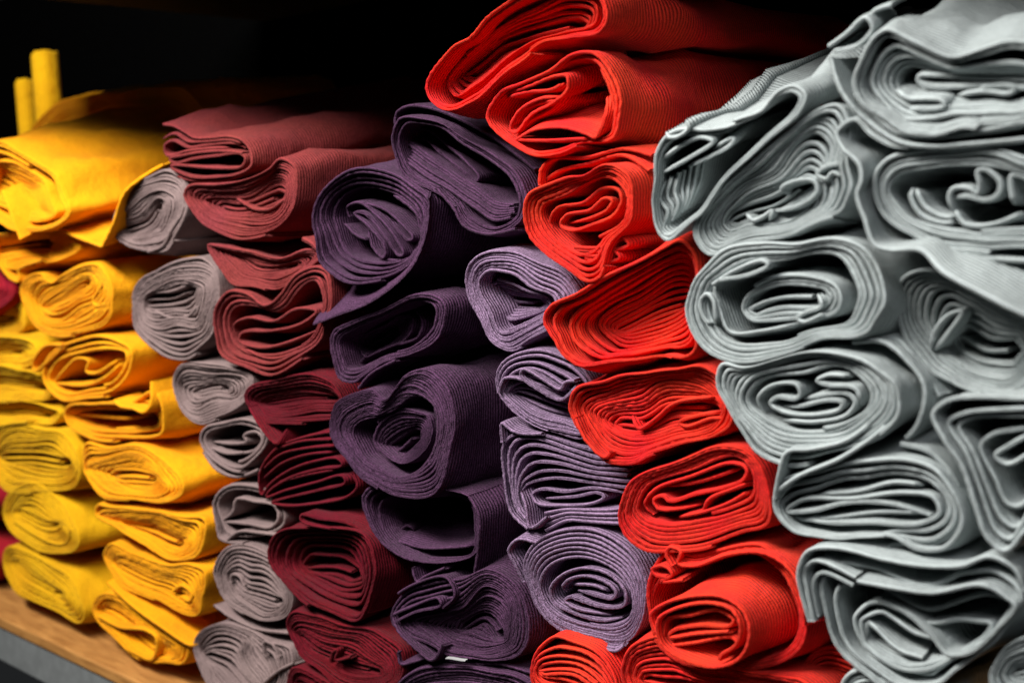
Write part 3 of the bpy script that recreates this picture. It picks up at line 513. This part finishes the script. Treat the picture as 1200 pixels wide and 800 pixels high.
roll('bright red crumpled roll at the foot of the lilac spiral', 'red', 'C2', [[(68, 550), (85, 465), (140, 418), (220, 440), (300, 480), (345, 520), (380, 580), (370, 680), (250, 720), (120, 700), (80, 640)]], spine=[(120, 560), (220, 560), (310, 620)], sr=5, d=[2, 6], wob=.25, pitch=.0062)
roll('deep red roll in shadow behind the grey bottom rolls', 'red', 'C2', [[(1000, 620), (1040, 500), (1120, 470), (1250, 520), (1300, 640), (1200, 740), (1060, 720)]], spine=[(1080, 620), (1200, 640)], d=[30, 45])
# ---- pale grey
roll('pale grey roll lying slanted with a creased top, uppermost beside the reds', 'grey', 'C3', [[(33, 580), (45, 485), (75, 420), (110, 395), (150, 385), (200, 390), (300, 372), (385, 345), (425, 288), (480, 268), (512, 300), (490, 360), (400, 440), (280, 550), (170, 690), (85, 760), (50, 720), (38, 650)],
     [(60, 590), (75, 520), (130, 470), (220, 450), (320, 400), (420, 340), (460, 320), (450, 350), (370, 430), (260, 530), (150, 670), (90, 720), (65, 680)]],
     seg=[[0, .25, .5]], d=[-8, 0], wob=.06, length=.36, skew=(0, .30), bulge=.04, seam=.30,
     extras=[('inner_fold', None, [(65, 500), (120, 460), (190, 432), (225, 445), (160, 490), (70, 540)], -4), ('inner_fold', None, [(225, 470), (270, 440), (290, 435), (280, 455), (220, 490), (150, 520)], 0),
             ('inner_fold', None, [(70, 560), (60, 620), (85, 660), (70, 720)], 2, dict(to=[(200, 500), (190, 540), (180, 580), (150, 640)], n=7, dto=16)), ('inner_fold', None, [(80, 415), (85, 430), (115, 430), (150, 400), (140, 380)], -10)])
roll('pale grey slanted roll with crinkled core tucked under the creased one', 'grey', 'C3', [[(160, 730), (185, 655), (280, 570), (400, 455), (520, 362), (615, 312), (655, 360), (650, 470), (662, 570), (640, 655), (560, 700), (450, 735), (300, 770), (205, 792)],
     [(230, 690), (300, 600), (420, 520), (540, 420), (600, 440), (600, 560), (580, 640), (480, 690), (350, 720), (260, 740)]], spine=[(300, 690), (390, 650), (530, 580)], sr=8, d=[-2, 6, 14], wob=.2,
     extras=[('core_fold', None, [(460, 610), (440, 590), (470, 570), (540, 565), (550, 600), (500, 640), (420, 660)], 2), ('core_fold', None, [(640, 510), (580, 520), (550, 545), (580, 560), (600, 540), (640, 560)], 2), ('core_fold', None, [(330, 670), (350, 690), (380, 680), (410, 660), (400, 690)], 3)])
roll('pale grey top roll with dented smooth lid and a dark folded mouth', 'grey', 'C4', [[(215, 430), (265, 255), (330, 172), (400, 150), (540, 220), (730, 282), (920, 240), (1110, 195), (1260, 230), (1360, 400), (1320, 560), (1110, 640), (800, 680), (600, 700), (480, 690), (380, 620), (260, 540)],
     [(260, 430), (310, 280), (400, 200), (560, 260), (730, 315), (920, 290), (1110, 250), (1260, 280), (1330, 400), (1290, 530), (1100, 600), (800, 640), (600, 660), (490, 650), (400, 590), (300, 520)]], seg=[(0, 1)], d=[-14, -6], skew=(0, .30), bulge=.03, wob=.03,
     extras=[('inner_fold', None, [(1330, 350), (1000, 330), (760, 345), (600, 305), (450, 245), (365, 290), (310, 420), (370, 520), (470, 618), (620, 612), (900, 592), (1330, 560)], -2, dict(to=[(1330, 400), (1000, 385), (760, 372), (600, 350), (490, 345), (445, 395), (445, 460), (490, 510), (560, 525), (700, 525), (900, 530), (1330, 520)], n=5, dto=10, skew=(0, .1))),
             ('core_fold', None, [(440, 470), (500, 515), (620, 518), (680, 528), (690, 556), (620, 572), (500, 568)], 0), ('core_fold', None, [(1300, 470), (900, 450), (620, 455), (560, 430), (560, 400), (620, 395), (900, 410), (1300, 420)], 8), ('core_fold', None, [(760, 500), (900, 480), (1030, 490), (1060, 465), (1020, 450), (850, 465)], 6),
             ('folded_edge', None, [(100, 300), (130, 420), (190, 530), (300, 640), (450, 740), (620, 765), (850, 750), (1110, 725), (1300, 700)], [-2, -8, -10, -10, -10, -8, -8, -8, -8], dict(skew=(0, 0))),
             ('folded_edge', None, [(220, 480), (330, 600), (440, 690), (600, 715), (850, 690), (1110, 640), (1300, 620)], -8, dict(skew=(0, 0))), ('folded_edge', None, [(90, 245), (180, 180), (280, 95), (320, 145), (240, 240), (120, 270)], [6, 2, 0, 0, 2, 6], dict(length=.04)), ('folded_edge', None, [(300, 100), (330, 60), (420, 30)], 6, dict(length=.03))])
roll('pale grey roll wrapped by a rippling sheet that sweeps down beside it', 'grey', 'C5', [[(305, 400), (330, 290), (420, 212), (600, 185), (900, 178), (1080, 220), (1280, 320), (1300, 520), (1180, 660), (1000, 695), (850, 700), (600, 660), (450, 590), (335, 500)],
     [(390, 400), (440, 320), (560, 280), (820, 270), (1050, 310), (1180, 400), (1130, 540), (900, 590), (650, 580), (480, 520)]], layers=[0, .3, .6, .85, 1.0], d=[-4, 2],
     extras=[('core_fold', None, [(500, 380), (490, 420), (540, 510), (650, 555), (720, 545)], 4), ('core_fold', None, [(515, 385), (560, 470), (640, 520), (720, 530)], 6), ('core_fold', None, [(720, 520), (680, 430), (700, 385), (780, 385), (820, 410), (830, 350), (820, 300), (860, 290), (930, 350), (920, 410), (860, 440), (760, 420), (690, 435)], 2),
             ('core_fold', None, [(700, 480), (760, 560), (900, 560), (1050, 500)], 3), ('core_fold', None, [(1000, 460), (985, 370), (990, 320), (1060, 330), (1120, 400)], 4),
             ('wrapping_sheet', None, [(480, 180), (400, 172), (300, 120), (215, 45), (125, 110), (150, 185), (235, 265), (245, 340), (225, 420), (265, 540), (310, 660), (390, 690), (540, 690), (640, 790), (800, 880), (1060, 1010), (1200, 1060)], [-8, -8, -8, -8, -12, -14, -14, -16, -18, -20, -22, -22, -22, -34, -44, -50, -50], dict(length=.09, skew=(0, .22))),
             ('wrapping_sheet', None, [(560, 670), (750, 720), (950, 735), (1200, 745)], -6)])
roll('pale grey oval roll with a doubled core and a drop-shaped loop at one end', 'grey', 'C6', [[(38, 290), (70, 192), (150, 112), (300, 62), (430, 72), (560, 58), (660, 100), (722, 200), (712, 320), (640, 392), (500, 412), (350, 460), (220, 482), (120, 445), (58, 370)],
     [(110, 280), (140, 205), (300, 150), (450, 112), (575, 130), (630, 220), (600, 330), (460, 380), (330, 405), (200, 405), (140, 350)],
     [(222, 290), (285, 215), (450, 185), (560, 220), (570, 290), (480, 338), (330, 348), (250, 335)]], spine=[(275, 295), (380, 262), (500, 255)], sr=9, seg=[(0, 1), (2, 3)], d=[-4, 4, 6, 10], wob=.04, dj=.001,
     extras=[('inner_fold', None, [(330, 150), (190, 188), (138, 225), (150, 290), (190, 378), (300, 375), (430, 348)], 2), ('core_fold', None, [(490, 250), (500, 290), (450, 310), (420, 330), (440, 345), (520, 310)], 2), ('folded_edge', None, [(130, 215), (200, 170), (300, 135), (320, 150), (260, 180), (150, 200)], -4), ('core_fold', None, [(140, 352), (112, 345), (90, 305), (90, 265), (110, 248), (130, 268), (138, 315), (142, 350)], -2)])
roll('pale grey round roll half hidden under the sweeping sheet', 'grey', 'C6', [[(762, 290), (780, 200), (850, 170), (1000, 190), (1200, 240), (1320, 330), (1340, 470), (1250, 570), (1100, 602), (950, 555), (850, 485), (785, 390)],
     [(830, 320), (880, 230), (1000, 240), (1170, 300), (1240, 400), (1180, 520), (1060, 540), (930, 470), (860, 400)]], spine=[(1000, 400), (1080, 440), (1160, 440)], sr=12, d=[6, 16, 26], y0=.01,
     extras=[('core_fold', None, [(880, 440), (890, 380), (940, 320), (985, 310), (930, 390), (890, 440)], 8)])
roll('pale grey roll with loose spiral and wide pale rim under the oval one', 'grey', 'C7', [[(26, 180), (45, 132), (110, 140), (210, 112), (430, 98), (560, 140), (640, 220), (655, 310), (590, 385), (450, 430), (330, 470), (240, 468), (150, 412), (88, 320), (40, 240)],
     [(95, 240), (150, 160), (300, 120), (450, 115), (555, 180), (580, 260), (520, 330), (400, 385), (270, 385), (160, 330)],
     [(140, 250), (190, 185), (330, 170), (450, 145), (530, 200), (535, 280), (460, 330), (330, 350), (210, 320)]], seg=[(0, 2)], d=[-4, 2, 6], wob=.04, pair=.2,
     extras=[('core_fold', None, [(190, 300), (165, 250), (205, 208), (290, 202), (305, 230), (290, 250), (225, 245), (205, 265), (250, 295), (350, 305), (440, 285), (445, 262), (400, 255), (300, 275), (250, 272)], 5), ('core_fold', None, [(250, 320), (350, 328), (460, 305), (490, 260), (460, 232), (400, 235), (320, 250)], 6),
             ('core_fold', None, [(510, 270), (490, 215), (400, 205), (362, 190), (400, 172), (480, 178)], 3), ('folded_edge', None, [(480, 60), (580, 60), (660, 120), (720, 210), (700, 330), (660, 380)], 4), ('folded_edge', None, [(560, 60), (620, 50), (700, 130), (770, 240)], 14)])
roll('pale grey roll with a pointed lens-shaped core above the bottom grey roll', 'grey', 'C7', [[(212, 600), (240, 520), (380, 480), (560, 445), (700, 445), (800, 500), (850, 600), (855, 700), (790, 770), (690, 770), (600, 712), (430, 722), (320, 700), (235, 650)],
     [(250, 610), (370, 560), (560, 510), (700, 510), (790, 570), (790, 650), (700, 690), (500, 700), (340, 690)]], layers=[0, .35, .7, 1.0], d=[-6, 2],
     extras=[('core_fold', None, [(740, 640), (600, 600), (450, 600), (350, 625), (262, 625), (310, 590), (480, 585), (650, 565), (750, 580), (770, 630), (700, 670), (550, 665), (400, 665), (290, 645)], 0), ('core_fold', None, [(370, 570), (500, 560), (620, 530), (720, 540)], 2), ('core_fold', None, [(300, 655), (400, 650), (560, 630), (720, 630)], 4),
             ('folded_edge', None, [(220, 580), (235, 500), (260, 430), (340, 420), (460, 390), (580, 300)], [-10, -14, -14, -10, -6, 4]), ('folded_edge', None, [(225, 560), (300, 510), (440, 450), (560, 370), (640, 290)], [-10, -12, -10, -4, 6]), ('folded_edge', None, [(700, 780), (620, 790), (590, 755), (630, 735), (760, 730), (840, 650), (820, 520), (740, 430), (640, 400)], 4)])
roll('pale grey draped cloth sagging in a pointed V beside the lens-cored roll', 'grey', 'C7', extras=[
     ('wound_cloth', None, [(1200, 240), (1057, 250), (900, 245), (800, 255), (750, 300), (790, 390), (850, 480), (890, 600), (930, 710), (990, 760), (1060, 690), (1180, 540)], [-6, -6, -8, -10, -12, -12, -10, -10, -10, -10, -8, -4]),
     ('inner_fold', None, [(1200, 280), (1000, 285), (850, 300), (800, 330), (860, 430), (910, 560), (960, 690), (1010, 720), (1080, 620), (1200, 500)], -4), ('inner_fold', None, [(1200, 310), (1000, 305), (880, 310), (835, 340), (880, 420), (930, 540), (980, 650), (1030, 680), (1100, 590), (1200, 470)], 0),
     ('inner_fold', None, [(1200, 330), (1050, 350), (950, 370), (910, 410), (960, 520), (1000, 600), (1040, 610), (1090, 560)], 6), ('inner_fold', None, [(1200, 360), (1080, 370), (1000, 410), (960, 440), (1000, 470), (1100, 420), (1200, 400)], 6)])
roll('pale grey bottom roll with two cut flap ends and a gaping V core', 'grey', 'C8', [[(200, 400), (240, 330), (400, 330), (600, 400), (850, 320), (970, 380), (1005, 460), (960, 540), (880, 640), (760, 760), (640, 840), (480, 840), (380, 770), (280, 680), (215, 560)],
     [(325, 540), (370, 480), (480, 490), (620, 540), (850, 500), (930, 500), (880, 590), (780, 680), (640, 750), (500, 740), (380, 660)]], spine=[(420, 590), (520, 680), (640, 720)], sr=18, layers=[0, .35, 1.0, 1.4, 2.0], d=[-2, 6, 10], wob=.1,
     extras=[('loose_flap', None, [(160, 560), (130, 460), (115, 370), (150, 290), (260, 275), (450, 320), (600, 345), (750, 345), (860, 310), (960, 360), (1000, 440)], [-8, -10, -12, -12, -12, -12, -12, -10, -8, -4, 0]), ('loose_flap', None, [(175, 560), (150, 440), (140, 360), (180, 325), (340, 390)], -9), ('loose_flap', None, [(330, 420), (210, 370), (175, 400), (190, 540)], -5),
             ('loose_flap', None, [(345, 405), (480, 430), (640, 450), (830, 420), (930, 470), (960, 500), (890, 590), (790, 680), (700, 690), (640, 620), (540, 530), (430, 480)], [-12, -12, -12, -10, -6, -6, -6, -4, -4, -2, 0, 2])])
roll('pale grey roll sinking out of sight beside the bottom grey roll', 'grey', 'C8', [[(860, 760), (900, 690), (1000, 620), (1150, 600), (1250, 700), (1250, 850), (1050, 900), (900, 860)]], spine=[(980, 760), (1150, 720)], d=[4, 14])
roll('pale grey lowest roll with just its curved rim showing under the grey pile', 'grey', 'C8', [[(270, 860), (290, 780), (350, 745), (450, 790), (560, 850), (700, 880), (700, 960), (450, 980), (310, 940)]], spine=[(360, 850), (600, 920)], d=[4, 12])
# ---- crimson neighbours past the mustard pile
for i, (x, y, lb) in enumerate(((-42, 335, 'crimson roll past the yellow pile, beside the dark mustard roll'), (-62, 585, 'crimson roll past the mustard rolls, at second roll height'), (-64, 655, 'crimson roll past the mustard rolls, just above the wood'))):
    roll(lb, 'crimson', 'P', [[(x - 60, y), (x - 40, y - 34), (x + 10, y - 36), (x + 52, y - 15), (x + 58, y + 12), (x + 20, y + 34), (x - 40, y + 30)]], spine=[(x - 30, y), (x + 30, y + 2)], y0=.02)
# ------------------------------------------------------------------ shelf and dark surroundings
def simple(name, col, rough=.6, metal=0.0):
    mt = bpy.data.materials.new(name); mt.use_nodes = True
    b = mt.node_tree.nodes['Principled BSDF']; b.inputs['Base Color'].default_value = (*col, 1); b.inputs['Roughness'].default_value = rough; b.inputs['Metallic'].default_value = metal; b.inputs['Specular IOR Level'].default_value = 0.0 if rough > .85 else .4
    nt = mt.node_tree; n = nt.nodes.new('ShaderNodeTexNoise'); n.inputs['Scale'].default_value = 60; n.inputs['Detail'].default_value = 6
    tc = nt.nodes.new('ShaderNodeTexCoord'); nt.links.new(tc.outputs['Object'], n.inputs['Vector'])
    h = nt.nodes.new('ShaderNodeHueSaturation'); h.inputs['Color'].default_value = (*col, 1)
    mr = nt.nodes.new('ShaderNodeMapRange'); mr.inputs[3].default_value = .7; mr.inputs[4].default_value = 1.3
    nt.links.new(n.outputs['Fac'], mr.inputs[0]); nt.links.new(mr.outputs[0], h.inputs['Value']); nt.links.new(h.outputs[0], b.inputs['Base Color'])
    return mt
def wood():
    mt = bpy.data.materials.new('varnished_wood'); mt.use_nodes = True; nt = mt.node_tree; N = nt.nodes; L = nt.links
    b = N['Principled BSDF']; b.inputs['Roughness'].default_value = .45
    tc = N.new('ShaderNodeTexCoord'); mp = N.new('ShaderNodeMapping'); mp.inputs['Scale'].default_value = (5, 40, 40); L.new(tc.outputs['Object'], mp.inputs[0])
    n = N.new('ShaderNodeTexNoise'); n.inputs['Scale'].default_value = 4; n.inputs['Detail'].default_value = 8; n.inputs['Distortion'].default_value = .6; L.new(mp.outputs[0], n.inputs['Vector'])
    r = N.new('ShaderNodeValToRGB'); r.color_ramp.elements[0].position = .3; r.color_ramp.elements[0].color = (.26, .11, .027, 1); r.color_ramp.elements[1].position = .72; r.color_ramp.elements[1].color = (.47, .225, .062, 1)
    L.new(n.outputs['Fac'], r.inputs[0]); L.new(r.outputs[0], b.inputs['Base Color'])
    bp = N.new('ShaderNodeBump'); bp.inputs['Distance'].default_value = .0005; bp.inputs['Strength'].default_value = .5; L.new(n.outputs['Fac'], bp.inputs['Height']); L.new(bp.outputs[0], b.inputs['Normal'])
    return mt
import bmesh
def box(name, lo, hi, mat, parent, bev=.002):
    bm = bmesh.new(); bmesh.ops.create_cube(bm, size=1.0)
    for v in bm.verts:
        v.co = Vector([lo[i] + (v.co[i] + .5) * (hi[i] - lo[i]) for i in range(3)])
    bmesh.ops.bevel(bm, geom=bm.edges[:] + bm.verts[:], offset=bev, segments=3, affect='EDGES', profile=.5)
    me = bpy.data.meshes.new(name); bm.to_mesh(me); bm.free(); me.materials.append(mat)
    for p in me.polygons: p.use_smooth = False
    return link(name, me, parent)
def standing_roll(label, pxy, pt, y, r, mat):
    # a tube of cloth stood on end at the back of the shelf, wound like the others
    b = at(*pxy, y); top = float(at(*pt, y)[2]); root = bpy.data.objects.new('standing_roll', None); scene.collection.objects.link(root)
    root.location = (float(b[0]), y, 0.0); root['label'] = label; root['category'] = 'cloth roll'; root['group'] = 'rolls stood upright at the back'
    n = 150; th = np.linspace(0, 2 * math.pi * 3.2, n); rr = r * (1 - .22 * th / (2 * math.pi)); zs = [0, .1, .25, .4, top - .004, top]
    V = []; Fc = []
    for s_ in (1, -1):
        for z in zs:
            q = rr + s_ * .002 - (.001 * s_ if z == top else 0)
            V += [(q[i] * math.cos(th[i]), q[i] * math.sin(th[i]), z + .004 * math.sin(th[i] * 1.3) * (z > .3)) for i in range(n)]
    m_ = len(zs)
    for s_ in range(2):
        for j in range(m_ - 1):
            for i in range(n - 1):
                a = (s_ * m_ + j) * n + i; q = (a, a + 1, a + n + 1, a + n); Fc.append(q if s_ == 0 else q[::-1])
    for i in range(n - 1):
        a = (m_ - 1) * n + i; c = (2 * m_ - 1) * n + i; Fc.append((a, a + 1, c + 1, c))
    me = bpy.data.meshes.new('wound_cloth'); me.from_pydata(V, [], Fc); me.materials.append(MAT[mat])
    uvl = me.uv_layers.new(name='cloth')
    for l in me.loops: v = V[l.vertex_index]; uvl.data[l.index].uv = (v[2], (l.vertex_index % n) * .0012)
    for p in me.polygons: p.use_smooth = True
    o = bpy.data.objects.new('wound_cloth', me); scene.collection.objects.link(o); o.parent = root
standing_roll('taller mustard roll standing upright in the dark behind the gold pile', (55, 110), (55, 62), .34, .024, 'lemon')
standing_roll('shorter mustard roll standing upright in the dark behind the gold pile', (30, 120), (30, 95), .34, .017, 'lemon')
shelf = bpy.data.objects.new('shelf', None); scene.collection.objects.link(shelf); shelf.location = (-.4, 0, 0)
shelf['label'] = 'wooden shelf board on a grey metal rail under all the cloth'; shelf['category'] = 'shelf'
box('board', (-4.4, .020, -.020), (1.0, .60, -.0015), wood(), shelf, .004)
box('rail', (-4.4, .023, -.075), (1.0, .05, -.0205), simple('painted_metal', (.16, .17, .17), .45, .0), shelf)
box('back_panel', (-4.4, .60, -.1), (1.0, .62, 1.1), simple('shade_black_back', (.0012, .0012, .0012), 1.0), shelf)  # near-black colour paints in the shade behind the rolls
box('upper_shade_board', (-1.43, -.20, .93), (1.0, .60, .96), simple('dark_board', (.03, .025, .02), .8), shelf)  # unseen shelf overhead; front edge and left end placed to shape the shade
print('TRIS', TOTAL[0], 'ROLLS', COUNT[0], 'CAM', CAM)


# white paper slip caught between the dark purple rolls
sl = at(np.array([522., 545.]), np.array([771., 774.]), .018)
tg = bpy.data.objects.new('paper_slip', None); scene.collection.objects.link(tg); tg.location = sl[0]
tg['label'] = 'thin white paper slip caught between two dark purple rolls'; tg['category'] = 'paper slip'
bm = bmesh.new(); A, B = Vector(sl[0]) - Vector(sl[0]), Vector(sl[1]) - Vector(sl[0]); n_ = 8; top_ = []; bot_ = []
for i in range(n_ + 1):
    p = A.lerp(B, i / n_) + Vector((0, 0, .0002 * math.sin(i * .8)))
    for off, lst in ((Vector((0, 0, .0004)), top_), (Vector((0, 0, -.0004)), bot_)): lst.append((bm.verts.new(p + off), bm.verts.new(p + off + Vector((0, .004, .0004)))))
for i in range(n_):
    bm.faces.new((top_[i][0], top_[i + 1][0], top_[i + 1][1], top_[i][1])); bm.faces.new((bot_[i][1], bot_[i + 1][1], bot_[i + 1][0], bot_[i][0]))
    bm.faces.new((bot_[i][0], bot_[i + 1][0], top_[i + 1][0], top_[i][0]))
me = bpy.data.meshes.new('slip'); bm.to_mesh(me); bm.free(); me.materials.append(simple('white_paper', (.30, .30, .30), .8))
o = bpy.data.objects.new('slip', me); scene.collection.objects.link(o); o.parent = tg
